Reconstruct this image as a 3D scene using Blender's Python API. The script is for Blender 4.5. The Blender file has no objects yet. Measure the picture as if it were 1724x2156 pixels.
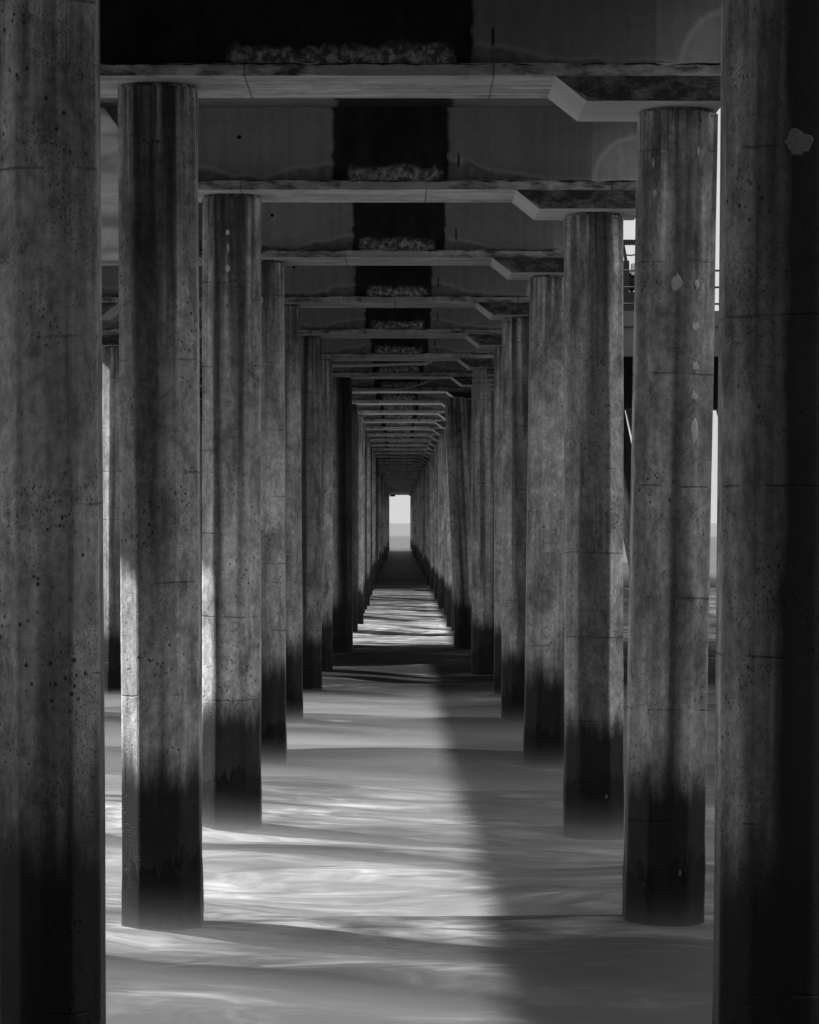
import bpy, bmesh, math, random
from mathutils import Vector, noise
random.seed(7)
BAY = 9.14
R = math.radians
C = bpy.context.scene.collection
sc = bpy.context.scene

# ------------------------------------------------------------------ camera
EYE = 3.97
cam = bpy.data.cameras.new('camera')
cam.sensor_fit = 'HORIZONTAL'; cam.sensor_width = 36.0
cam.lens = 36.0 * 5870 / 1724
cam.shift_x = 17.0 / 1724
cam.shift_y = 22.5 / 1724
cam.clip_start = 0.5; cam.clip_end = 30000
camo = bpy.data.objects.new('camera', cam); C.objects.link(camo)
camo.location = (0, 0, EYE); camo.rotation_euler = (R(90), 0, 0)
sc.camera = camo

# ------------------------------------------------------------------ light
SUN_A, SUN_EL = R(27), R(41.5)
sd = Vector((-math.cos(SUN_EL)*math.cos(SUN_A), math.cos(SUN_EL)*math.sin(SUN_A), math.sin(SUN_EL)))
w = bpy.data.worlds.new('World'); sc.world = w; w.use_nodes = True
wn = w.node_tree.nodes; wl = w.node_tree.links
bg = wn['Background']
sky = wn.new('ShaderNodeTexSky'); sky.sky_type = 'NISHITA'; sky.sun_disc = False
sky.sun_elevation = SUN_EL; sky.sun_rotation = math.atan2(sd.x, sd.y)
sky.air_density = 1.0; sky.dust_density = 2.5
bw = wn.new('ShaderNodeRGBToBW')
hz = wn.new('ShaderNodeMath'); hz.operation = 'MAXIMUM'; hz.inputs[1].default_value = 3.4   # bright marine haze all round
hm = wn.new('ShaderNodeMath'); hm.operation = 'MINIMUM'; hm.inputs[1].default_value = 3.6
wl.new(sky.outputs[0], bw.inputs[0]); wl.new(bw.outputs[0], hz.inputs[0]); wl.new(hz.outputs[0], hm.inputs[0]); wl.new(hm.outputs[0], bg.inputs[0])
bg.inputs[1].default_value = 0.062
sun = bpy.data.lights.new('sun', 'SUN'); sun.energy = 3.3; sun.angle = R(1.2); sun.color = (1, 1, 1)
suno = bpy.data.objects.new('sun', sun); C.objects.link(suno)
suno.rotation_euler = (-sd).to_track_quat('-Z', 'Y').to_euler(); suno.location = (-40, 40, 60)

sc.view_settings.view_transform = 'Standard'
sc.view_settings.look = 'None'
sc.view_settings.exposure = 1.66
sc.view_settings.gamma = 1.0
sc.cycles.use_denoising = True
sc.cycles.max_bounces = 10
sc.cycles.diffuse_bounces = 6
sc.cycles.glossy_bounces = 3
sc.cycles.volume_bounces = 2
sc.cycles.sample_clamp_indirect = 6.0

# ------------------------------------------------------------------ node helper
class NT:
    def __init__(s, name):
        s.m = bpy.data.materials.new(name); s.m.use_nodes = True
        s.n = s.m.node_tree.nodes; s.l = s.m.node_tree.links
        s.b = s.n['Principled BSDF']
    def put(s, sock, v):
        if v is None: return
        if hasattr(v, 'is_output') or isinstance(v, bpy.types.NodeSocket): s.l.new(v, sock)
        else:
            try: sock.default_value = v
            except Exception: sock.default_value = (v, v, v, 1) if len(sock.default_value) == 4 else (v, v, v)
    def math(s, op, a, b=None, c=None, clamp=False):
        n = s.n.new('ShaderNodeMath'); n.operation = op; n.use_clamp = clamp
        s.put(n.inputs[0], a); s.put(n.inputs[1], b); s.put(n.inputs[2], c)
        return n.outputs[0]
    def obj(s):
        return s.n.new('ShaderNodeTexCoord').outputs['Object']
    def pos(s):
        return s.n.new('ShaderNodeNewGeometry').outputs['Position']
    def rnd(s):
        return s.n.new('ShaderNodeObjectInfo').outputs['Random']
    def sep(s, v):
        n = s.n.new('ShaderNodeSeparateXYZ'); s.put(n.inputs[0], v); return n.outputs
    def comb(s, x, y, z):
        n = s.n.new('ShaderNodeCombineXYZ')
        for i, v in enumerate((x, y, z)): s.put(n.inputs[i], v)
        return n.outputs[0]
    def vmul(s, v, t):
        n = s.n.new('ShaderNodeVectorMath'); n.operation = 'MULTIPLY'; s.put(n.inputs[0], v); n.inputs[1].default_value = t
        return n.outputs[0]
    def vadd(s, v, t):
        n = s.n.new('ShaderNodeVectorMath'); n.operation = 'ADD'; s.put(n.inputs[0], v); s.put(n.inputs[1], t)
        return n.outputs[0]
    def noise(s, v, scale=1, detail=4, rough=.55, dist=0):
        n = s.n.new('ShaderNodeTexNoise'); s.put(n.inputs['Vector'], v)
        n.inputs['Scale'].default_value = scale; n.inputs['Detail'].default_value = detail
        n.inputs['Roughness'].default_value = rough; n.inputs['Distortion'].default_value = dist
        return n.outputs[0]
    def voro(s, v, scale=1, rnd=1.0):
        n = s.n.new('ShaderNodeTexVoronoi'); s.put(n.inputs['Vector'], v)
        n.inputs['Scale'].default_value = scale; n.inputs['Randomness'].default_value = rnd
        return n.outputs['Distance'], n.outputs['Color']
    def mr(s, v, a, b, c=0, d=1, smooth=False):
        n = s.n.new('ShaderNodeMapRange'); n.clamp = True
        if smooth: n.interpolation_type = 'SMOOTHSTEP'
        s.put(n.inputs[0], v); s.put(n.inputs[1], a); s.put(n.inputs[2], b); s.put(n.inputs[3], c); s.put(n.inputs[4], d)
        return n.outputs[0]
    def mix(s, f, a, b):
        # scalar mix
        n = s.n.new('ShaderNodeMix'); n.data_type = 'FLOAT'; n.clamp_factor = True
        s.put(n.inputs[0], f); s.put(n.inputs[2], a); s.put(n.inputs[3], b)
        return n.outputs[0]
    def bump(s, h, strength=.4, dist=.02, normal=None):
        n = s.n.new('ShaderNodeBump'); n.inputs['Strength'].default_value = strength; n.inputs['Distance'].default_value = dist
        s.put(n.inputs['Height'], h)
        if normal is not None: s.put(n.inputs['Normal'], normal)
        return n.outputs[0]
    def finish(s, val, rough=.8, spec=.3, normal=None):
        s.put(s.b.inputs['Base Color'], val); s.put(s.b.inputs['Roughness'], rough)
        s.b.inputs['Specular IOR Level'].default_value = spec
        if normal is not None: s.put(s.b.inputs['Normal'], normal)
        return s.m

# ------------------------------------------------------------------ materials
def mat_pile():
    t = NT('weathered_pile_concrete')
    o = t.obj(); r = t.rnd()
    off = t.comb(t.math('MULTIPLY', r, 91.0), t.math('MULTIPLY', r, 57.0), t.math('MULTIPLY', r, 33.0))
    p = t.vadd(o, off); x, y, z = t.sep(o)
    base = t.mr(t.noise(p, .9, 6, .6), .3, .7, .50, .76)
    st = t.noise(t.vmul(p, (6, 6, .5)), 1, 6, .65)
    base = t.math('MULTIPLY', base, t.mr(st, .3, .68, .68, 1.18))
    blot = t.noise(t.vmul(p, (2.6, 2.6, 1.3)), 1, 7, .68, .6)
    base = t.math('MULTIPLY', base, t.mr(blot, .36, .62, .46, 1.25))
    mott = t.noise(p, 7, 8, .75)
    base = t.math('MULTIPLY', base, t.mr(mott, .32, .68, .66, 1.22))
    base = t.math('MULTIPLY', base, t.mr(t.noise(t.vmul(p, (1, 1, .6)), 24, 5, .6), .36, .56, .78, 1.05))
    # wide dark water runs, with facet shade painted in: front darker, chamfers lighter
    run = t.math('ADD', t.noise(t.vmul(p, (3.2, 3.2, .10)), 1, 3, .5), t.math('MULTIPLY', t.math('SUBTRACT', blot, .5), .22))
    lx, ly, lz = t.sep(o)
    facet_shade = t.math('MULTIPLY', t.mr(t.math('ABSOLUTE', t.math('ADD', lx, t.math('MULTIPLY', t.math('SUBTRACT', mott, .5), .05))), .17, .215, 1, 0), t.mr(ly, -.30, -.34, 0, 1))
    run = t.math('ADD', run, t.math('MULTIPLY', facet_shade, t.mr(r, 0, 1, .02, .10)))
    run_shade = t.math('MULTIPLY', t.mr(run, .52, .66, 0, .74), t.mr(t.math('ABSOLUTE', lx), .20, .28, 1, .45))
    base = t.math('MULTIPLY', base, t.math('SUBTRACT', 1, run_shade))
    # dark drips from the head
    drip = t.noise(t.vmul(p, (11, 11, .35)), 1, 4, .6)
    dm = t.math('MULTIPLY', t.mr(z, 5.6, 8.1, 0, 1), t.mr(drip, .40, .56, 0, 1))
    base = t.mix(t.math('MULTIPLY', dm, .8), base, .02)
    # blow holes and pits
    d1, c1 = t.voro(t.vmul(p, (1, 1, .8)), 17)
    pm = t.noise(p, 1.6, 3)
    pit = t.math('MULTIPLY', t.mr(d1, .15, .24, 1, 0), t.mr(pm, .54, .62, 0, 1))
    d2, c2 = t.voro(t.vmul(p, (1, 1, .7)), 38)
    pit2 = t.math('MULTIPLY', t.mr(d2, .16, .26, 1, 0), t.mr(t.noise(p, 2.4, 3), .54, .62, 0, 1))
    d3, c3 = t.voro(t.vmul(p, (1, 1, .6)), 62)
    pit3 = t.math('MULTIPLY', t.mr(d3, .18, .30, .9, 0), t.mr(t.noise(p, 1.9, 4), .46, .62, 0, 1))
    pit = t.math('MAXIMUM', t.math('MAXIMUM', pit, pit2), pit3)
    base = t.mix(t.math('MULTIPLY', pit, .85), base, .012)
    # hairline horizontal cracks
    wob = t.noise(t.vmul(p, (1.5, 1.5, .5)), 1, 3)
    fr = t.math('FRACT', t.math('ADD', t.math('MULTIPLY', z, .92), t.math('ADD', t.math('MULTIPLY', wob, .08), t.math('MULTIPLY', r, 5.0))))
    cr = t.mr(t.math('ABSOLUTE', t.math('SUBTRACT', fr, .5)), .004, .010, 1, 0)
    cr = t.math('MULTIPLY', cr, t.mr(t.noise(t.vmul(p, (2.5, 2.5, .5)), 1, 3), .48, .56, 0, 1))
    base = t.mix(t.math('MULTIPLY', cr, .5), base, .03)
    # pale scuffs
    sc1 = t.mr(t.noise(t.vmul(p, (5, 5, 1.6)), 1, 5, .6), .66, .74, 0, .5)
    base = t.mix(sc1, base, .36)
    # wet, weedy tide zone with a ragged upper line
    ocn = t.n.new('ShaderNodeObjectInfo').outputs['Color']; oc = t.n.new('ShaderNodeSeparateColor'); t.put(oc.inputs[0], ocn)
    tl = t.math('ADD', t.math('ADD', .95, t.math('MULTIPLY', oc.outputs[0], 1.0)), t.math('MULTIPLY', t.noise(t.vmul(p, (6, 6, .8)), 1, 5, .7), .75))
    tide = t.mr(t.math('DIVIDE', t.math('SUBTRACT', z, tl), t.math('ADD', 1, t.math('MULTIPLY', oc.outputs[0], 1.6))), -.26, .16, 1, 0, True)
    # shade painted into the colour over one side of some shafts
    gx_ = t.math('ADD', lx, t.math('MULTIPLY', t.math('SUBTRACT', blot, .5), .16))
    side_shade = t.math('MULTIPLY', t.mr(gx_, -.16, .0, 0, .98), oc.outputs[1])
    base = t.mix(side_shade, base, .012)
    base = t.mix(t.math('MULTIPLY', tide, .97), base, .007)
    h = t.math('SUBTRACT', t.math('MULTIPLY', mott, .35), pit)
    h = t.math('SUBTRACT', h, cr)
    rough = t.mix(tide, .85, .55)
    return t.finish(base, rough, .25, t.bump(h, .7, .012))

def mat_crust():
    t = NT('mussel_crust'); p = t.pos()
    d, c = t.voro(p, 40); n = t.noise(p, 6, 5)
    base = t.mr(n, .35, .7, .005, .013)
    base = t.mix(t.mr(t.noise(p, 16, 4), .66, .72), base, .04)
    return t.finish(base, .62, .2, t.bump(d, .3, .006))

def mat_wall(name, pl, pr, dark=1.0, bl0=None):
    t = NT(name); o = t.obj(); x, y, z = t.sep(o); r = t.rnd()
    p = t.vadd(o, t.comb(t.math('MULTIPLY', r, 40.), 0, 0))
    g = t.pos()
    base = t.mr(t.noise(g, .8, 5), .3, .7, .225, .285)
    fine = t.noise(p, 9, 5, .7)
    base = t.math('MULTIPLY', base, t.mr(fine, .3, .7, .88, 1.1))
    base = t.math('MULTIPLY', base, t.mr(t.noise(t.vmul(p, (9, 9, .3)), 1, 4), .35, .7, .86, 1.06))
    # drying line of old damp along the foot of the wall: pale rim, darker below
    hump = t.math('ADD', t.math('ADD', t.mr(x, -2.7, -1.85, .15, 0), t.mr(x, -1.85, -.9, .05, .25)), t.mr(x, .66, 1.8, 0, -.20))
    hump = t.math('ADD', hump, t.math('MULTIPLY', t.math('SUBTRACT', t.noise(t.comb(t.math('MULTIPLY', x, 1.9), 0, t.math('MULTIPLY', r, 1.4)), 1, 2, .5), .5), .26))
    zl = t.math('ADD', 8.36, t.math('ADD', hump, t.math('MULTIPLY', t.math('SUBTRACT', t.noise(p, 5, 4), .5), .06)))
    dz = t.math('SUBTRACT', z, zl)
    below = t.mr(dz, -.02, .01, 1, 0)
    rim = t.mr(t.math('ABSOLUTE', dz), .004, .045, 1, 0)
    base = t.math('MULTIPLY', base, t.math('SUBTRACT', 1, t.math('MULTIPLY', below, t.mr(fine, .3, .6, .5, .12))))
    base = t.mix(t.math('MULTIPLY', rim, .42), base, .44)
    # pale arched drip stain on the outer end
    ax_ = t.math('SUBTRACT', x, t.math('ADD', 3.05, t.math('MULTIPLY', r, .3))); az_ = t.math('SUBTRACT', z, t.math('ADD', 8.33, t.math('MULTIPLY', fine, .06)))
    ad = t.math('SQRT', t.math('ADD', t.math('MULTIPLY', ax_, ax_), t.math('MULTIPLY', az_, az_)))
    base = t.math('MULTIPLY', base, t.mr(ad, .60, .64, 1.25, 1))
    base = t.mix(t.mr(t.math('ABSOLUTE', t.math('SUBTRACT', ad, .62)), .004, .05, .55, 0), base, .5)
    # weep hole and a rust slot
    hx_ = t.math('ADD', x, 2.09); hz_ = t.math('SUBTRACT', z, 8.94)
    hd = t.math('SQRT', t.math('ADD', t.math('MULTIPLY', hx_, hx_), t.math('MULTIPLY', hz_, hz_)))
    base = t.mix(t.mr(hd, .024, .032, 1, 0), base, .006)
    sl = t.math('MULTIPLY', t.mr(t.math('ABSOLUTE', t.math('SUBTRACT', x, t.math('ADD', .70, t.math('MULTIPLY', r, .2)))), .010, .016, 1, 0), t.mr(t.math('ABSOLUTE', t.math('SUBTRACT', z, 8.64)), .08, .10, 1, 0))
    base = t.mix(t.math('MULTIPLY', sl, .9), base, .006)
    # the black leak stain in the middle
    wob = t.math('MULTIPLY', t.math('SUBTRACT', t.noise(t.vmul(p, (0, 0, 2.4)), 1, 4), .5), .28)
    wob = t.math('ADD', wob, t.math('MULTIPLY', t.math('SUBTRACT', r, .5), .14))
    a = t.mr(t.math('SUBTRACT', x, t.math('ADD', wob, pl)), -.015, .03, 0, 1)
    b = t.mr(t.math('SUBTRACT', t.math('ADD', wob, pr), x), -.015, .03, 0, 1)
    patch = t.math('MULTIPLY', a, b)
    blk = t.mr(t.noise(t.vmul(p, (4, 4, 1.2)), 1, 6, .65), .35, .75, .004, .035)
    base = t.mix(t.math('MULTIPLY', patch, .97), base, blk)
    # salt bloom along its lower edge
    top = t.math('ADD', 8.39, t.math('MULTIPLY', t.noise(t.vmul(p, (4, 1, 4)), 1, 7, .75), .34))
    bl = t.mr(t.math('SUBTRACT', z, top), -.10, .02, 1, 0)
    bl = t.math('MULTIPLY', bl, t.mr(t.noise(p, 13, 6, .7), .44, .62, .15, 1))
    bl0 = bl0 if bl0 is not None else pl + .14
    core = t.math('MULTIPLY', t.mr(x, bl0, bl0 + .1), t.mr(x, pr - .1, pr - .2))
    bl = t.math('MULTIPLY', t.math('MULTIPLY', bl, core), patch)
    base = t.mix(t.math('MULTIPLY', bl, .95), base, .72)
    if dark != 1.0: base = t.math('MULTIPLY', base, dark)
    return t.finish(base, .9, .2, t.bump(fine, .35, .01))

def mat_cap():
    t = NT('cap_concrete'); o = t.obj(); x, y, z = t.sep(o); g = t.pos()
    rr = t.rnd()
    base = t.mr(t.noise(t.vmul(g, (.7, 1.2, 1.2)), 1, 6, .65), .32, .68, .52, .86)
    st = t.noise(t.vmul(g, (.5, 9, 9)), 1, 5)
    base = t.math('MULTIPLY', base, t.mr(st, .3, .7, .62, 1.15))
    # construction joints across the soffit
    base = t.math('MULTIPLY', base, t.mr(t.noise(t.vmul(g, (3, 3, 3)), 1, 6, .7), .36, .52, .72, 1.0))
    jx = t.math('FRACT', t.math('ADD', t.math('MULTIPLY', x, .42), t.math('ADD', .2, rr)))
    j = t.mr(t.math('ABSOLUTE', t.math('SUBTRACT', jx, .5)), .002, .006, 1, 0)
    base = t.mix(t.math('MULTIPLY', j, .6), base, .05)
    # rough, dirty fascia edge: only the vertical face's broken arris and grime
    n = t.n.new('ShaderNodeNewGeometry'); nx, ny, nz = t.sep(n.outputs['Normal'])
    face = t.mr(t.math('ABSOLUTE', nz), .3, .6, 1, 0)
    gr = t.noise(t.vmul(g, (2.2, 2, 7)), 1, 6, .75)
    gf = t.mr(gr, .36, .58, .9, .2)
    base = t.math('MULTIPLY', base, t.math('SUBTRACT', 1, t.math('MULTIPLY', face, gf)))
    pb = t.math('MULTIPLY', t.mr(x, -.80, -.76, 0, 1), t.mr(x, .58, .62, 1, 0))
    base = t.mix(t.math('MULTIPLY', t.math('MULTIPLY', pb, face), .7), base, .38)
    ed = t.math('ADD', 8.345, t.math('MULTIPLY', t.math('SUBTRACT', t.noise(t.vmul(g, (5, 1, 0)), 1, 5, .7), .5), .06))
    lip = t.math('MULTIPLY', t.mr(t.math('SUBTRACT', z, ed), -.004, .006, 0, 1), face)
    base = t.mix(t.math('MULTIPLY', lip, t.mr(t.noise(t.vmul(g, (1.6, 1, 1)), 1, 3), .36, .47, 0, .97)), base, .006)
    return t.finish(base, .88, .2, t.bump(gr, .4, .012))

def mat_corbel():
    t = NT('corbel_concrete'); g = t.pos()
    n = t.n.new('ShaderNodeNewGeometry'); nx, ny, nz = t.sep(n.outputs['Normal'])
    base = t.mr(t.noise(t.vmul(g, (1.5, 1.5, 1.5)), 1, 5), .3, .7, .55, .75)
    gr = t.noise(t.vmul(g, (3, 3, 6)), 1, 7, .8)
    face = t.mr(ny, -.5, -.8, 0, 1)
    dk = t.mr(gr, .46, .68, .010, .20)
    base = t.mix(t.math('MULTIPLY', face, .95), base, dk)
    return t.finish(base, .88, .2, t.bump(gr, .5, .015))

def mat_deck():
    t = NT('deck_concrete'); g = t.pos(); x, y, z = t.sep(g)
    base = t.mr(t.noise(g, .5, 5), .3, .7, .16, .24)
    wob = t.math('MULTIPLY', t.math('SUBTRACT', t.noise(t.vmul(g, (0, .8, 0)), 1, 3), .5), .3)
    a = t.mr(t.math('SUBTRACT', x, t.math('ADD', wob, -.85)), -.02, .04, 0, 1)
    b = t.mr(t.math('SUBTRACT', t.math('ADD', wob, .66), x), -.02, .04, 0, 1)
    base = t.mix(t.math('MULTIPLY', t.math('MULTIPLY', a, b), .93), base, .012)
    return t.finish(base, .9, .2, t.bump(t.noise(g, 8, 5), .3, .01))

def mat_plain(name, lo, hi, rough=.8, scale=3, bump=.3, spec=.3, metal=0):
    t = NT(name); p = t.pos()
    n = t.noise(p, scale, 6, .65)
    t.b.inputs['Metallic'].default_value = metal
    return t.finish(t.mr(n, .3, .7, lo, hi), rough, spec, t.bump(n, bump, .01))

def mat_water():
    t = NT('surf_water'); g = t.pos(); x, y, z = t.sep(g)
    # silky streaks of foam, bent by slow swirls
    n = t.n.new('ShaderNodeTexNoise'); t.put(n.inputs['Vector'], t.vmul(g, (.16, .34, 0))); n.inputs['Scale'].default_value = 1; n.inputs['Detail'].default_value = 3
    wx, wy, wz = t.sep(n.outputs['Color'])
    xx = t.math('ADD', x, t.math('MULTIPLY', wx, 5.0)); yy = t.math('ADD', y, t.math('MULTIPLY', t.math('SUBTRACT', wy, .5), 3.6))
    yy = t.math('ADD', yy, t.math('MULTIPLY', x, .16))
    a = t.noise(t.comb(t.math('MULTIPLY', xx, .34), t.math('MULTIPLY', yy, .80), 0), 1, 5, .55, .5)
    b = t.noise(t.comb(t.math('MULTIPLY', xx, .95), t.math('MULTIPLY', yy, 2.7), 3.0), 1, 6, .58, .9)
    c = t.noise(t.comb(t.math('MULTIPLY', xx, 1.6), t.math('MULTIPLY', yy, 9.0), 8.0), 1, 4, .6, .3)
    big = t.noise(t.vmul(g, (.06, .10, 0)), 1, 3)
    f = t.math('ADD', t.math('MULTIPLY', a, .55), t.math('ADD', t.math('MULTIPLY', b, .42), t.math('ADD', t.math('MULTIPLY', big, .25), t.math('MULTIPLY', t.math('SUBTRACT', c, .5), .14))))
    # lines of breakers: more foam; the shaded middle stretch is dimmed in colour
    ys_ = t.math('ADD', y, t.math('MULTIPLY', t.math('SUBTRACT', wy, .5), 4))
    k1 = t.math('MULTIPLY', t.mr(ys_, 24, 31, 0, 1, True), t.mr(ys_, 36, 43, 1, 0, True))
    k2 = t.math('MULTIPLY', t.mr(ys_, 90, 95, 0, 1), t.mr(ys_, 100, 150, 1, 0, True))
    mid_shade = t.math('MULTIPLY', t.mr(ys_, 41, 47, 0, 1, True), t.mr(ys_, 84, 90, 1, 0, True))
    f = t.math('ADD', f, t.math('SUBTRACT', t.math('ADD', t.math('MULTIPLY', k1, .09), t.math('MULTIPLY', k2, .15)), t.math('ADD', t.math('MULTIPLY', mid_shade, .10), t.mr(ys_, 22, 27, .04, 0))))
    # foam gathering round the feet of the piles
    cyc = t.math('SUBTRACT', t.math('FRACT', t.math('ADD', t.math('DIVIDE', t.math('SUBTRACT', ys_, 18.0), BAY), .5)), .5)
    dy_ = t.math('MULTIPLY', cyc, BAY/1.0)
    dx_ = t.math('DIVIDE', t.math('SUBTRACT', t.math('ABSOLUTE', t.math('ADD', x, t.math('MULTIPLY', t.math('SUBTRACT', wx, .5), 2.2))), 2.4), 1.5)
    dd = t.math('SQRT', t.math('ADD', t.math('MULTIPLY', dx_, dx_), t.math('MULTIPLY', dy_, dy_)))
    f = t.math('ADD', f, t.math('MULTIPLY', t.mr(dd, .3, 1.3, 1, 0, True), .10))
    f = t.mix(t.mr(y, 85, 190, 0, .65), f, t.math('ADD', .60, t.math('MULTIPLY', t.math('SUBTRACT', big, .5), .5)))
    f = t.mr(f, .52, .84)
    mo = t.noise(t.comb(t.math('MULTIPLY', xx, .9), t.math('MULTIPLY', yy, 1.5), 14), 1, 5, .62, .8)
    f = t.math('MULTIPLY', f, t.mr(mo, .34, .62, .72, 1.15))
    base = t.math('ADD', .010, t.math('MULTIPLY', .40, t.math('POWER', f, 2.0)))
    sea = t.mr(t.noise(t.vmul(g, (.02, .15, 0)), 1, 5), .3, .7, .05, .09)
    surf = t.mr(t.math('ADD', y, t.math('MULTIPLY', big, 60)), 170, 260, 1, 0, True)
    base = t.mix(surf, sea, base)
    far = t.mr(t.math('ADD', y, t.math('MULTIPLY', t.noise(t.vmul(g, (.003, .01, 0)), 1, 3), 260)), 860, 1020, 0, 1, True)
    base = t.mix(far, base, .14)
    h = t.math('ADD', t.math('MULTIPLY', a, 1.0), t.math('MULTIPLY', b, .25))
    rough = t.mix(surf, .35, .75)
    return t.finish(base, rough, .07, t.bump(h, .9, .16))

M = dict(pile=mat_pile(), crust=mat_crust(), wall=mat_wall('wall_concrete', -.85, .66),
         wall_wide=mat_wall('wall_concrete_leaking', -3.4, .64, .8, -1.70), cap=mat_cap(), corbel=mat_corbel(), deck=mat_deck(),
         patch=mat_plain('mortar', .34, .55, .9, 30, .8), pale=mat_plain('white_mortar', .62, .85, .9, 30, .8), old=mat_plain('old_mortar', .09, .15, .9, 30, .8), steel=mat_plain('dark_steel', .012, .03, .5, 5, .2, .4),
         pipe=mat_plain('grey_pipe', .6, .8, .5, 8, .2, .5), bright=mat_plain('pale_paint', .5, .65, .5, 8, .1, .4),
         platform=mat_plain('platform_concrete', .13, .2, .85, 1.2), rope=mat_plain('cable_sheath', .4, .55, .6, 10),
         strap=mat_plain('galvanised_strap', .2, .32, .5, 9, .2, .4), sand=mat_plain('wet_sand', .05, .09, .8, .8, .3),
         bluff=mat_plain('bluff_earth', .03, .06, .95, .25, .6), water=mat_water(),
         sheet=mat_plain('water_light_sheeting', .58, .80, .7, 3, .4), rock=mat_plain('wet_rock', .006, .02, .6, 5, .8))

# ------------------------------------------------------------------ object helpers
def link(name, bm_or_me, mat=None, parent=None):
    if isinstance(bm_or_me, bmesh.types.BMesh):
        me = bpy.data.meshes.new(name); bm_or_me.to_mesh(me); bm_or_me.free()
    else: me = bm_or_me
    if mat and not me.materials: me.materials.append(mat)
    o = bpy.data.objects.new(name, me); C.objects.link(o)
    if parent: o.parent = parent
    return o
def tag(o, label, cat, group=None):
    o['label'] = label; o['category'] = cat; o['kind'] = 'thing'
    if group: o['group'] = group
    return o
def thing(name, label, cat, loc=(0, 0, 0), group=None):
    o = bpy.data.objects.new(name, None); C.objects.link(o); o.location = loc; o.empty_display_size = .3
    return tag(o, label, cat, group)
def struct(o): o['kind'] = 'structure'; return o
def box(bm, x0, x1, y0, y1, z0, z1):
    v = [bm.verts.new((x, y, z)) for z in (z0, z1) for y in (y0, y1) for x in (x0, x1)]
    for f in ((0, 2, 3, 1), (4, 5, 7, 6), (0, 1, 5, 4), (2, 6, 7, 3), (0, 4, 6, 2), (1, 3, 7, 5)):
        bm.faces.new([v[i] for i in f])
def prism(bm, poly, axis, a, b):
    """extrude a 2-D outline along an axis ('y': outline in xz, 'z': outline in xy)"""
    def P(p, t): return (p[0], t, p[1]) if axis == 'y' else (p[0], p[1], t)
    A = [bm.verts.new(P(p, a)) for p in poly]; B = [bm.verts.new(P(p, b)) for p in poly]
    n = len(poly)
    for i in range(n): bm.faces.new((A[i], A[(i+1) % n], B[(i+1) % n], B[i]))
    bm.faces.new(A[::-1]); bm.faces.new(B)
    bmesh.ops.recalc_face_normals(bm, faces=bm.faces)
def tube(bm, pts, r, n=10, closed=False):
    pts = [Vector(p) for p in pts]; rings = []
    N = len(pts)
    for i, p in enumerate(pts):
        if closed: d = pts[(i+1) % N] - pts[i-1]
        else: d = pts[min(i+1, N-1)] - pts[max(i-1, 0)]
        d.normalize()
        u = d.cross(Vector((0, 0, 1)) if abs(d.z) < .9 else Vector((0, 1, 0))); u.normalize(); v = d.cross(u)
        rings.append([bm.verts.new(p + r*(math.cos(2*math.pi*k/n)*u + math.sin(2*math.pi*k/n)*v)) for k in range(n)])
    for i in range(N if closed else N-1):
        a, b = rings[i], rings[(i+1) % N]
        for k in range(n):
            f = bm.faces.new((a[k], a[(k+1) % n], b[(k+1) % n], b[k])); f.smooth = True
    if not closed:
        bm.faces.new(rings[0][::-1]); bm.faces.new(rings[-1])
    bmesh.ops.recalc_face_normals(bm, faces=bm.faces)

# ------------------------------------------------------------------ layout
BAY = 9.14
ROWS = 46
def row_y(k): return BAY * (k + 1.994)
Z_CAP, Z_BAND, Z_COR, Z_SOF = EYE + 4.27, EYE + 4.395, EYE + 4.03, EYE + 5.36
X_OUT = -6.45
XL, XR = -7.15, 3.10
DECK_L = -8.55

# ------------------------------------------------------------------ ground, water, bluff
def wave(x, y):
    n = noise.noise(Vector((x*.10, y*.24, 1.7)))*.27 + noise.noise(Vector((x*.30 + 9, y*.6, 4.1)))*.13
    return n * max(0.0, min(1.0, (260 - y)/140)) if y > 14 else n*.5
ys = []
y = 6.0
while y < 130: ys.append(y); y += .30 if y < 60 else .6
while y < 20000: ys.append(y); y += max(1.2, (y - 118)*.08)
xs = [-9000, -3500, -1200, -500, -220, -110, -60, -36, -24]
x = -16.0
while x < 16.01: xs.append(x); x += .4
xs += [24, 36, 60, 110, 220, 500, 1200, 3500, 9000]
vs = [(x, y, wave(x, y)) for y in ys for x in xs]
nx = len(xs)
fs = [(j*nx+i, j*nx+i+1, (j+1)*nx+i+1, (j+1)*nx+i) for j in range(len(ys)-1) for i in range(nx-1)]
me = bpy.data.meshes.new('sea_water'); me.from_pydata(vs, [], fs)
for p in me.polygons: p.use_smooth = True
struct(link('sea_water', me, M['water']))

gy = [-9000, -400, -160, -80, -50, -36, -26, -18, -10, -4, 2, 8, 14, 20, 30, 60, 120, 500, 21000]
gz = [10, 10, 10, 9.5, 8.5, 6.8, 5.6, 4.6, 3.6, 2.8, 2.0, 1.1, .25, -.7, -1.5, -2.5, -4, -8, -60]
gx = [-9000, -800, -200, -80, -40, -20, -10, -5, 0, 5, 10, 20, 40, 80, 200, 800, 9000]
vs = [(x, y, z + (noise.noise(Vector((x*.15, y*.15, 0)))*.25 if abs(x) < 100 and abs(y) < 100 else 0)) for y, z in zip(gy, gz) for x in gx]
nx = len(gx)
fs = [(j*nx+i, j*nx+i+1, (j+1)*nx+i+1, (j+1)*nx+i) for j in range(len(gy)-1) for i in range(nx-1)]
me = bpy.data.meshes.new('beach_sand'); me.from_pydata(vs, [], fs)
for p in me.polygons: p.use_smooth = True
struct(link('beach_sand', me, M['sand']))

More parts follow.
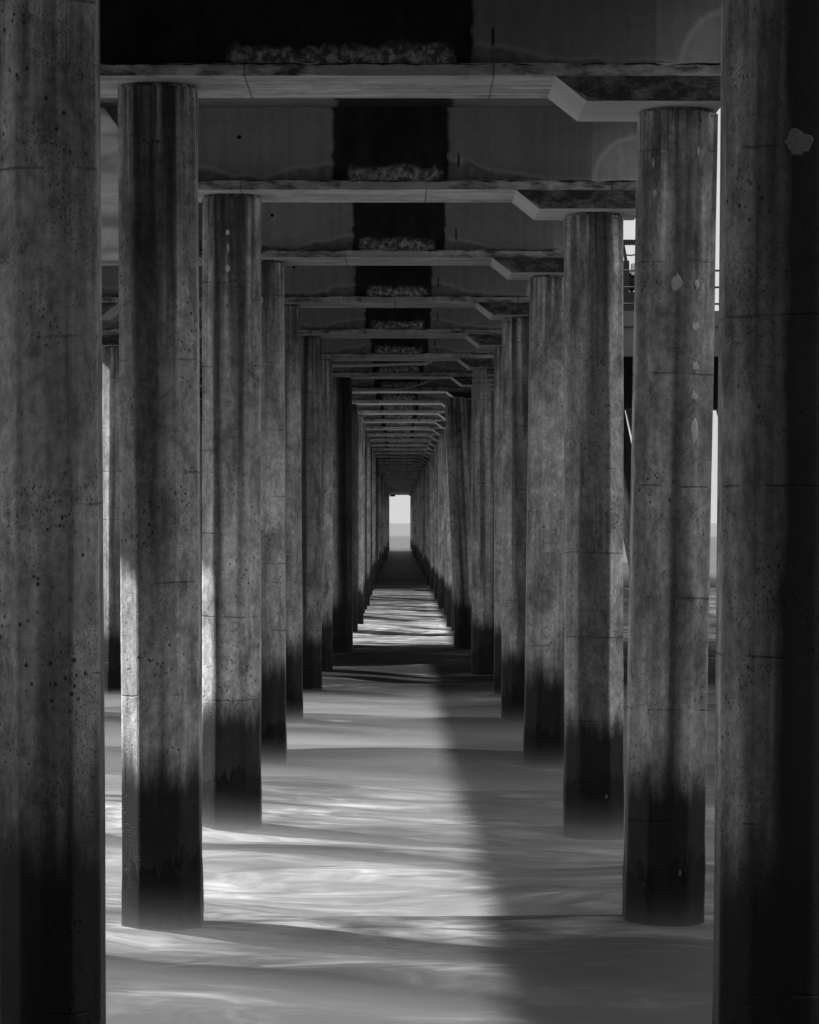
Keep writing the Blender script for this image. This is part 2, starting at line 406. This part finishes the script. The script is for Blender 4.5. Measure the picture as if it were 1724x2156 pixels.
# coastal bluff at the landward end of the pier (behind the camera)
bx = [-900 + 30*i for i in range(61)]
prof = [(-34, 4.5), (-38, 9), (-41, 15), (-46, 21), (-56, 25), (-90, 28), (-400, 34)]
vs = []
for (yy, zz) in prof:
    for x in bx:
        n = noise.noise(Vector((x*.02, yy*.05, 3)))*6 + noise.noise(Vector((x*.09, yy*.1, 8)))*2
        vs.append((x, yy + n, zz + n*.4))
nx = len(bx)
fs = [(j*nx+i, (j+1)*nx+i, (j+1)*nx+i+1, j*nx+i+1) for j in range(len(prof)-1) for i in range(nx-1)]
me = bpy.data.meshes.new('coastal_hill'); me.from_pydata(vs, [], fs)
struct(link('coastal_hill', me, M['bluff']))

# ------------------------------------------------------------------ pier deck
deck = thing('pier_deck', 'long concrete pier deck carried over the water on all the cross beams', 'pier', (0, 0, 0))
for x0_, y0_, y1_ in ((DECK_L, -36, 88), (-7.75, 88, 434)):
    bm = bmesh.new(); box(bm, x0_, XR + .30, y0_, y1_, Z_SOF, Z_SOF + .42); link('deck_slab', bm, M['deck'], deck)
bm = bmesh.new(); box(bm, -16, DECK_L - .003, -20, 26.0, Z_SOF, Z_SOF + .42); link('shade_apron', bm, M['deck'], deck)  # added unseen deck piece that shades the nearest left pile and front water
for xk, hk, y0_, y1_ in ((DECK_L, .50, 26.0, 88), (-7.75, .50, 88.003, 434), (XR + .02, .66, -36, 434)):
    bm = bmesh.new(); box(bm, xk, xk + .28, y0_, y1_, Z_SOF + .422, Z_SOF + hk); link('kerb', bm, M['platform'], deck)

# ------------------------------------------------------------------ cross beams
ORD = ['nearest', 'second', 'third', 'fourth', 'fifth', 'sixth', 'seventh', 'eighth', 'ninth', 'tenth', 'eleventh', 'twelfth',
       'thirteenth', 'fourteenth', 'fifteenth', 'sixteenth']
def shift(k): return -.40 * max(0, k - 8) / 38.0
def ragged_wall(bm, y0, y1):
    # long wall of the beam; its right end is splayed back, its face stands on the cap
    poly = [(XL + .25, y0), (2.45, y0), (XR + .12, y0 + .34), (XR + .12, y1), (XL + .25, y1)]
    prism(bm, poly, 'z', Z_BAND + .003, Z_SOF - .004)
def cap_bm():
    bm = bmesh.new()
    n = 90
    pts = []
    for i in range(n + 1):
        x = XL + (XR - XL)*i/n
        pts.append(x)
    # slab with slightly chipped lower arris
    ring = []
    for i, x in enumerate(pts):
        c = abs(noise.noise(Vector((x*2.1, 3, 5))))*.02 + (.015 if noise.noise(Vector((x*5, 1, 2))) > .35 else 0)
        ring.append([bm.verts.new(v) for v in ((x, -.72, Z_BAND - c), (x, -.72, Z_CAP + c*.6), (x, -.72 + c*.8 + .004, Z_CAP), (x, .68, Z_CAP), (x, .68, Z_BAND), (x, -.70, Z_BAND))])
    for a, b in zip(ring, ring[1:]):
        for j in range(6):
            bm.faces.new((a[j], a[(j+1) % 6], b[(j+1) % 6], b[j]))
    bm.faces.new(ring[0]); bm.faces.new(ring[-1][::-1])
    bmesh.ops.recalc_face_normals(bm, faces=bm.faces)
    return bm
def corbel_bm(mirror):
    bm = bmesh.new()
    if not mirror: poly = [(1.47, Z_CAP - .003), (1.77, Z_COR), (XR - .004, Z_COR), (XR - .004, Z_CAP - .003)]
    else: poly = [(X_OUT + .98, Z_CAP - .003), (X_OUT + .68, Z_COR), (XL + .004, Z_COR), (XL + .004, Z_CAP - .003)]
    # slice along x so the front arrises can be chipped
    x_a, x_b = sorted((poly[0][0], poly[2][0])); n = 44; rings = []
    for i in range(n + 1):
        x = x_a + (x_b - x_a)*i/n
        u = (x - poly[0][0])/(poly[1][0] - poly[0][0])
        zb = (Z_CAP - .003) + (Z_COR - Z_CAP + .003)*max(0, min(1, u))
        zb = min(zb, Z_CAP - .006)
        c = max(0, noise.noise(Vector((x*3.1, 7, 1))))*.045 + max(0, noise.noise(Vector((x*9, 2, 5))))*.035
        e = max(0, noise.noise(Vector((x*5, 11, 4))))*.03
        c = min(c, (Z_CAP - zb)*.3)
        rings.append([bm.verts.new(v) for v in ((x, -.735 + e, Z_CAP - .003), (x, -.735, min(Z_CAP - .004, zb + c + .01)), (x, -.735 + c + .004, zb), (x, .66, zb), (x, .66, Z_CAP - .003))])
    for a, b in zip(rings, rings[1:]):
        for j in range(5): bm.faces.new((a[j], a[(j+1) % 5], b[(j+1) % 5], b[j]))
    bm.faces.new(rings[0]); bm.faces.new(rings[-1][::-1])
    bmesh.ops.recalc_face_normals(bm, faces=bm.faces)
    return bm
cap_me = wall_me = wallw_me = None
beams = []
for k in range(-3, ROWS):
    if k < 12: lab = None
    if k <= 0: lab = 'concrete cross beam overhead just above the top of the picture'
    if k == 1: lab = 'nearest cross beam in view, face stained black with a ragged pale salt edge'
    elif 2 <= k <= 14: lab = 'concrete cross beam with a black leak stain, %s from the front' % ORD[k - 1]
    elif k > 14: lab = 'small far concrete cross beam deep in the dark end of the pier'
    t = thing('cross_beam', lab, 'beam', (shift(k), row_y(k), 0), 'cross beams under the pier deck')
    if cap_me is None:
        o = link('pile_cap', cap_bm(), M['cap'], t); cap_me = o.data
        bm = bmesh.new(); ragged_wall(bm, -.56, .5); wall_me = link('beam_wall', bm, M['wall'], t).data
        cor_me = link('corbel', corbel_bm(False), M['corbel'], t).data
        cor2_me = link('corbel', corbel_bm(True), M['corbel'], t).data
    else:
        link('pile_cap', cap_me, None, t)
        if k == 1:
            wm = wall_me.copy(); wm.materials[0] = M['wall_wide']; link('beam_wall', wm, None, t)
        else: link('beam_wall', wall_me, None, t)
        link('corbel', cor_me, None, t); link('corbel', cor2_me, None, t)

# ------------------------------------------------------------------ piles
def pile_outline(d, n_corner=3):
    r = d/2; f = r*.50
    corners = [(-f, -r), (f, -r), (r, -f), (r, f), (f, r), (-f, r), (-r, f), (-r, -f)]
    out = []
    for i, c in enumerate(corners):
        p = Vector(c); a = Vector(corners[i-1]) - p; b = Vector(corners[(i+1) % 8]) - p
        a.normalize(); b.normalize(); e = .035*d
        p0, p1 = p + a*e, p + b*e
        out += [p0, p*.5 + (p0 + p1)*.25, p1]
    return out
_pm = {}
def pile_mesh(d, top):
    key = (round(d, 3), round(top, 3))
    if key in _pm: return _pm[key]
    bm = bmesh.new(); ol = pile_outline(d); rings = []
    zs = [-2.2 + i*.35 for i in range(int((top - .06 + 2.2)/.35) + 1)] + [top - .058, top - .055, top]
    for z in zs:
        ring = []
        for p in ol:
            s = (.88 if z > top - .056 else 1.0) + noise.noise(Vector((p.x*3, p.y*3, z*.8)))*.010
            ring.append(bm.verts.new((p.x*s, p.y*s, z)))
        rings.append(ring)
    n = len(ol)
    for a, b in zip(rings, rings[1:]):
        for i in range(n): bm.faces.new((a[i], a[(i+1) % n], b[(i+1) % n], b[i]))
    bm.faces.new(rings[0][::-1]); bm.faces.new(rings[-1])
    me = bpy.data.meshes.new('concrete_pile'); bm.to_mesh(me); bm.free()
    me.materials.append(M['pile']); _pm[key] = me
    return me
_cm = {}
def crust_mesh(d, var):
    key = (round(d, 3), var)
    if key in _cm: return _cm[key]
    bm = bmesh.new(); ol0 = pile_outline(d); ol = []
    n0 = len(ol0)
    for i in range(n0):
        a, b = ol0[i], ol0[(i+1) % n0]; L = (b - a).length; m = max(1, int(L/.022))
        for j in range(m): ol.append(a.lerp(b, j/m))
    n = len(ol); NZ = 26; rings = []
    for q in range(NZ + 1):
        ring = []
        for p in ol:
            dr = p.normalized(); v = Vector((p.x*4 + var*7.3, p.y*4, 0))
            top = .70 + noise.noise(v)*.16 + noise.noise(v*3.1)*.16 + noise.noise(v*8)*.14 + noise.noise(v*19)*.10
            z = -.6 + (top + .6)*q/NZ
            th = .004 + .008*(.5 + .5*noise.noise(Vector((p.x*11 + var*5, p.y*11, z*9)))) + .006*max(0, noise.noise(Vector((p.x*4, p.y*4 + var, z*3))))
            th *= min(1, (1 - q/NZ)*5) if q < NZ else -.15
            ring.append(bm.verts.new((p.x + dr.x*th, p.y + dr.y*th, z)))
        rings.append(ring)
    for a, b in zip(rings, rings[1:]):
        for i in range(n):
            f = bm.faces.new((a[i], a[(i+1) % n], b[(i+1) % n], b[i])); f.smooth = True
    me = bpy.data.meshes.new('mussel_crust'); bm.to_mesh(me); bm.free()
    me.materials.append(M['crust']); _cm[key] = me
    return me
def patch_mesh(seed, w, h):
    bm = bmesh.new(); n = 22; c = bm.verts.new((0, -.014, 0)); A = []; B = []
    for i in range(n):
        a = 2*math.pi*i/n; q = 1 + .40*noise.noise(Vector((math.cos(a)*1.3 + seed*3.1, math.sin(a)*1.3, seed))) + .22*noise.noise(Vector((math.cos(a)*4 + seed, math.sin(a)*4, seed)))
        A.append(bm.verts.new((math.cos(a)*w*q*.8, -.012, math.sin(a)*h*q*.8))); B.append(bm.verts.new((math.cos(a)*w*q, .01, math.sin(a)*h*q)))
    for i in range(n):
        bm.faces.new((c, A[i], A[(i+1) % n])); bm.faces.new((A[i], B[i], B[(i+1) % n], A[(i+1) % n]))
    bmesh.ops.recalc_face_normals(bm, faces=bm.faces)
    return bm
def pile(x_top, x_bot, y, d, top, label, group, crust=True, var=0, turn=0.0, tide=.2, side_shade=0.0):
    o = link('concrete_pile', pile_mesh(d, top + .02))
    tag(o, label, 'pile', group)
    o.location = (x_bot, y, 0); o.rotation_euler = (0, math.atan2(x_top - x_bot, top), turn); o.color = (tide, side_shade, 0, 1)
    if crust: link('mussel_crust', crust_mesh(d, var), None, o)
    return o

ROWNAME = {'L': 'left', 'R': 'right'}
SPEC = {('L', 0): (-2.32, -2.27, .66), ('R', 0): (2.495, 2.425, .76),
        ('L', 1): (-2.39, -2.34, .76), ('R', 1): (2.71, 2.565, .76),
        ('L', 2): (-2.22, -2.22, .755), ('R', 2): (2.515, 2.515, .755),
        ('L', 3): (-2.30, -2.27, .76), ('R', 3): (2.49, 2.385, .76),
        ('L', 4): (-2.37, -2.32, .76), ('R', 4): (2.36, 2.35, .76),
        ('L', 5): (-2.21, -2.21, .76), ('R', 5): (2.50, 2.50, .74),
        ('L', 6): (-2.19, -2.19, .76), ('R', 6): (2.25, 2.23, .76),
        ('L', 7): (-1.84, -1.82, .76), ('R', 7): (2.45, 2.45, .76),
        ('L', 8): (-2.0, -1.98, .76), ('R', 8): (2.10, 2.08, .72)}
LAB = {('L', 0): 'thick pitted concrete pile closest on the left, dark towards its foot',
       ('R', 0): 'thick concrete pile closest on the right, black along its outer side',
       ('L', 1): 'second concrete pile in the left row, its left edge sunlit low down',
       ('R', 1): 'second concrete pile in the right row, dotted with white mortar patches',
       ('L', 2): 'third concrete pile in the left row, two white spots near its top',
       ('R', 2): 'third concrete pile in the right row, evenly pale, dark at its foot',
       ('L', 3): 'fourth concrete pile in the left row, half hidden, black foot',
       ('R', 3): 'fourth concrete pile in the right row, wide black foot, sunlit left edge',
       ('R', 6): 'concrete pile in the right row with four metal straps round its head',
       ('L', 7): 'dark shaded concrete pile standing inward of the left row',
       ('R', 8): 'upright wide concrete pile behind the slanting one on the right'}
piles = {}
TIDE = {('L', 0): 1.0, ('R', 0): .7, ('L', 1): .45, ('R', 1): .25, ('R', 2): .1, ('L', 3): .45, ('R', 3): .3}
SIDE_SHADE = {('R', 0): 1.0, ('L', 0): .22, ('L', 7): .9, ('L', 5): .5, ('R', 1): .35}  # painted side shade per pile, strongest on the nearest right one
for side in 'LR':
    for k in range(ROWS):
        jit = (noise.noise(Vector((k*3.7, 5 if side == 'L' else 9, 0)))*.42)
        if (side, k) in SPEC: xt, xb, d = SPEC[(side, k)]
        else:
            xt = xb = ((-1.86 if side == 'L' else 2.18) + jit + shift(k)); d = .76
        if (side, k) in LAB: lab = LAB[(side, k)]
        elif k < 16: lab = 'weathered concrete pile, %s from the front in the %s row' % (ORD[k], ROWNAME[side])
        else: lab = 'one of the far small piles at the end of the %s row' % ROWNAME[side]
        top = Z_CAP if side == 'L' else Z_COR
        piles[side, k] = pile(xt, xb, row_y(k), d, top, lab, 'concrete piles of the %s row' % ROWNAME[side], True, k % 4 if k < 10 else 0,
            tide=TIDE.get((side, k), .1 + .35*((k*7 + (3 if side == 'R' else 0)) % 5)/5), side_shade=SIDE_SHADE.get((side, k), (.8 if (k*5 + (1 if side == 'R' else 0)) % 3 == 0 and k > 8 else 0.0)))
for k in range(0, ROWS):
    if k < 16: lab = 'outer concrete pile beyond the left row, %s from the front' % ORD[k]
    else: lab = 'one of the far outer piles beyond the left row'
    if k == 5: lab = 'slim distant pile seen between the two nearest left piles'
    piles['O', k] = pile(X_OUT, X_OUT - .04, row_y(k), .76, Z_COR, lab, 'concrete piles of the outer left row', True, k % 4 if k < 10 else 0)
pile(1.72, 2.06, row_y(8) - 1.6, .66, Z_COR, 'slanting concrete pile with a black side in the right row', 'concrete piles of the right row', True, 2)

# white mortar patches stuck on pile faces
def patch(p, x, z, w, h, seed, d=.76, facet=0, m='patch'):
    o = link('mortar_patch', patch_mesh(seed, w, h), M[m], p)
    if facet == 0: o.location = (x, -d/2, z)
    else:  # right-hand chamfer facing right and front
        o.location = (d*.375, -d*.375, z); o.rotation_euler = (0, 0, R(45))
    return o
def zz(py, s): return EYE + (1100 - py)/s
p = piles['R', 1]
patch(p, -.02, zz(597, 217), .062, .085, 1)
for i, (py, w_, h_) in enumerate(((318, .012, .05), (598, .025, .055), (687, .035, .045), (770, .03, .045), (832, .03, .045), (905, .035, .11))):
    patch(p, .17 + .012*(i % 2), zz(py, 217), w_, h_, i + 3, m='pale')
patch(p, -.24, zz(410, 217), .02, .04, 12); patch(p, -.26, zz(345, 217), .012, .045, 13)
patch(p, .12, zz(1835, 217), .015, .035, 14, m='old')
p = piles['R', 0]; patch(p, .06, zz(297, 330), .10, .085, 21, m='old')
p = piles['L', 2]; patch(p, -.03, zz(487, 163), .028, .04, 31, .755, m='pale'); patch(p, -.025, zz(520, 163), .02, .07, 34, .755); patch(p, -.03, zz(563, 163), .032, .045, 32, .755, m='pale')
p = piles['L', 3]; patch(p, .02, zz(632, 130), .04, .07, 33)
p = piles['R', 2]; patch(p, .14, zz(1678, 163), .022, .03, 35, .755, m='old')
# straps round the head of one right pile
p = piles['R', 6]
for i in range(4):
    bm = bmesh.new(); z = Z_COR - .16 - i*.125
    o1 = pile_outline(.79); A = [bm.verts.new((q.x, q.y, z)) for q in o1]; B = [bm.verts.new((q.x, q.y, z - .05)) for q in o1]
    n = len(o1)
    for j in range(n): bm.faces.new((A[j], B[j], B[(j+1) % n], A[(j+1) % n]))
    o2 = pile_outline(.75); A2 = [bm.verts.new((q.x, q.y, z)) for q in o2]; B2 = [bm.verts.new((q.x, q.y, z - .05)) for q in o2]
    for j in range(n):
        bm.faces.new((A[j], A[(j+1) % n], A2[(j+1) % n], A2[j])); bm.faces.new((B[j], B2[j], B2[(j+1) % n], B[(j+1) % n]))
    bmesh.ops.recalc_face_normals(bm, faces=bm.faces)
    link('strap', bm, M['strap'], p)

# ------------------------------------------------------------------ platform on the right
pl = thing('side_platform', 'raised side platform seen in the gaps right of the pier', 'platform', (0, 0, 0))
bm = bmesh.new(); box(bm, XR + .32, 15, 77, 91, EYE + 5.42, EYE + 5.85); link('platform_deck', bm, M['platform'], pl)
bm = bmesh.new(); box(bm, XR + .32, 15, 77.06, 77.5, EYE + 4.6, EYE + 5.417); link('edge_girder', bm, M['platform'], pl)
bm = bmesh.new(); box(bm, XR + .32, 15, 90.5, 90.94, EYE + 4.6, EYE + 5.417); link('edge_girder', bm, M['platform'], pl)
bm = bmesh.new(); box(bm, XR + .5, 14.8, 83.6, 85.0, EYE + 3.42, EYE + 5.412); link('drop_beam', bm, M['steel'], pl)
def rake(xa, za, xb, zb, y, label):
    o = link('raking_pile', pile_mesh(.74, Vector((xa - xb, 0, za - zb)).length)); tag(o, label, 'pile', 'raking piles under the side platform')
    o.location = (xb, y, zb); o.rotation_euler = (0, math.atan2(xa - xb, za - zb), 0)
    link('mussel_crust', crust_mesh(.74, 1), None, o)
rake(5.75, EYE + 4.55, 7.45, 0, 80, 'raking pile seen as a dark wedge between the second and third right piles')
rake(7.3, EYE + 4.55, 9.4, 0, 89, 'steeper raking pile behind the second right pile, its foot showing in the gap')
rake(9.6, EYE + 4.55, 11.9, 0, 84.3, 'raking pile behind the closest right pile, its head in the gap')
rl = thing('platform_railing', 'dark three bar railing along the edge of the side platform', 'railing', (0, 77.12, EYE + 5.85))
for h in (.2, .66, 1.12):
    bm = bmesh.new(); tube(bm, [(XR + .4, 0, h), (9, 0, h), (15, 0, h)], .028, 8); link('rail', bm, M['steel'], rl)
for i in range(7):
    bm = bmesh.new(); tube(bm, [(XR + .6 + i*1.92, .001, 0), (XR + .6 + i*1.92, .001, 1.14)], .03, 8); link('railing_post', bm, M['steel'], rl)
# hoist with drum and wheel on the platform
hz = EYE + 5.85
hs = thing('hoist', 'dark hoist with cable drum behind the platform railing', 'hoist', (6.55, 78.6, hz))
bm = bmesh.new(); box(bm, -.75, .75, -.5, .5, 0, .62); bmesh.ops.bevel(bm, geom=bm.edges[:], offset=.05, segments=2); link('hoist_base', bm, M['steel'], hs)
for sx in (-.62, .1, .45):
    bm = bmesh.new(); tube(bm, [(sx, -.3, .6), (sx + .3, 0, 2.05)], .05, 8); tube(bm, [(sx + .6, .3, .6), (sx + .31, .01, 2.0)], .05, 8); link('hoist_frame', bm, M['steel'], hs)
bm = bmesh.new(); tube(bm, [(-.6, 0, .95), (.55, 0, .95)], .26, 20); link('cable_drum', bm, M['steel'], hs)
for sx in (-.6, .55):
    bm = bmesh.new(); tube(bm, [(sx - .02, 0, .95), (sx + .02, 0, .95)], .36, 24); link('drum_flange', bm, M['steel'], hs)
bm = bmesh.new(); box(bm, -.42, -.16, -.42, -.1, .62, 1.5); bmesh.ops.bevel(bm, geom=bm.edges[:], offset=.03, segments=2); link('control_cabinet', bm, M['steel'], hs)
bm = bmesh.new(); box(bm, -.1, .12, -.44, -.2, 1.1, 1.42); bmesh.ops.bevel(bm, geom=bm.edges[:], offset=.02, segments=2); link('gauge_panel', bm, M['bright'], hs)
bm = bmesh.new(); box(bm, -.35, .7, -.1, .12, 1.98, 2.12); bmesh.ops.bevel(bm, geom=bm.edges[:], offset=.03, segments=2); link('hoist_head', bm, M['steel'], hs)
bm = bmesh.new(); tube(bm, [(-.55, -.2, 1.72), (-.1, -.22, 1.66), (.5, -.2, 1.78)], .022, 6); link('hose', bm, M['steel'], hs)

# ------------------------------------------------------------------ lower platform on the left and wide head of the pier
def low_platform(name, label, y0, y1, xo, zt, zb):
    t = thing(name, label, 'platform', (0, 0, 0))
    bm = bmesh.new(); box(bm, xo, -7.32, y0, y1, zb + .3, zt); link('platform_deck', bm, M['platform'], t)
    yy = y0 + .1
    while yy < y1 - .5:
        bm = bmesh.new(); box(bm, xo + .1, -7.34, yy, yy + .5, zb, zb + .297); link('platform_beam', bm, M['platform'], t); yy += 4.5
low_platform('landing_stage', 'dark landing stage glimpsed low between the two nearest left piles', 80, 96, -14.0, EYE + 5.06, EYE + 4.3)
low_platform('pier_end', 'broad dark head of the pier at its far seaward end', 172, 395, -15.5, EYE + 5.3, EYE + 4.4)
bm = bmesh.new(); box(bm, XR + .33, 13, 172, 395, EYE + 4.7, EYE + 5.3)  # added right-hand deck, put in to block side light at the far end
link('platform_deck', bm, M['platform'], bpy.data.objects['pier_end'])
bm = bmesh.new(); box(bm, -1.75, -.95, 422.4, 423.0, Z_CAP - .30, Z_CAP - .002); bmesh.ops.bevel(bm, geom=bm.edges[:], offset=.02, segments=2)
tag(link('equipment_box', bm, M['steel']), 'tiny dark box hanging in the upper left corner of the far bright opening', 'box')
for yy in (82, 91):
    pile(-11.6, -11.6, yy, .6, EYE + 4.3, 'slim pile holding up the dark landing stage on the left', 'piles of the landing stage', True, 1)

# ------------------------------------------------------------------ pale sheets added on the left beams as stand-in for reflected water light
def sheet(k, label, seed):
    bm = bmesh.new(); NX, NZ = 40, 26; V = []
    for j in range(NZ + 1):
        for i in range(NX + 1):
            u, v = i/NX, j/NZ
            x = -5.6 + 2.2*u; z = Z_CAP - .05 + (Z_SOF - Z_CAP - .0)*v
            if k == 2: z = min(z, EYE + 5.02 + max(0, -3.60 - x)*1.41)
            f = noise.noise(Vector((x*.9 + z*.8, z*4.2, seed)))*.13 + abs(noise.noise(Vector((x*1.5 - z, z*8, seed + 3))))*.09
            V.append(bm.verts.new((x, row_y(k) - .90 - f - .05*v*0, z + .03*noise.noise(Vector((x*2, 0, seed)))*(1 - v))))
    for j in range(NZ):
        for i in range(NX):
            q = j*(NX+1) + i; f = bm.faces.new((V[q], V[q+1], V[q+NX+2], V[q+NX+1])); f.smooth = True
    o = link('water_light_sheet', bm, M['sheet']); m = o.modifiers.new('thickness', 'SOLIDIFY'); m.thickness = .006
    tag(o, label, 'sheet', 'added sheets standing in for water light on the beams')
sheet(2, 'upper added rippled sheet standing in for water light on a beam beside the second left pile', 1)
sheet(3, 'lower added rippled sheet standing in for water light on a beam beside the second left pile', 6)

# ------------------------------------------------------------------ pipe, box and cable under the deck
cp = thing('conduit_pipe', 'thin grey conduit under the beams, bending up to a dark box', 'pipe', (0, 74.6, 0))
bm = bmesh.new()
pts = [(-2.0, 0, EYE + 4.20), (-1, 0, EYE + 4.21), (.3, 0, EYE + 4.25)] + [(.55 + .42*math.sin(a), 0, EYE + 4.67 - .42*math.cos(a)) for a in [i*math.pi/2/8 for i in range(9)]]
tube(bm, pts, .045, 10); link('conduit', bm, M['pipe'], cp)
bm = bmesh.new(); box(bm, .72, 1.45, -.12, .12, EYE + 4.67, EYE + 4.80); bmesh.ops.bevel(bm, geom=bm.edges[:], offset=.015, segments=2); link('junction_box', bm, M['steel'], cp)
bm = bmesh.new()
tube(bm, [(-2.1 + 4.3*u, 84.0, EYE + 4.06 - .35*math.sin(u*math.pi)*(1-u)*.6 + .62*u**2.2 + .05*math.sin(u*9)) for u in [i/30 for i in range(31)]], .03, 8)
tag(link('hanging_cable', bm, M['rope']), 'thin slack cable sagging across the dark lane under the beams', 'cable')

# ------------------------------------------------------------------ low drifting surf mist
def mist(z0, z1, dens, name='haze'):
    bm = bmesh.new(); box(bm, -40, 40, 13, 70 - 30*z1, z0, z1)
    m = bpy.data.materials.new('surf_mist'); m.use_nodes = True; n = m.node_tree.nodes; l = m.node_tree.links
    n.remove(n['Principled BSDF'])
    v = n.new('ShaderNodeVolumePrincipled'); v.inputs['Color'].default_value = (.7, .7, .7, 1); v.inputs['Density'].default_value = dens
    v.inputs['Anisotropy'].default_value = 0.1
    l.new(v.outputs[0], n['Material Output'].inputs['Volume'])
    o = link(name, bm, m); o['kind'] = 'stuff'; return o
MIST = True
if MIST:
    [mist(-.4, z_, d_, 'surf_mist') for z_, d_ in ((.50, .008), (.40, .012), (.31, .018), (.23, .03), (.15, .05), (.08, .12))]
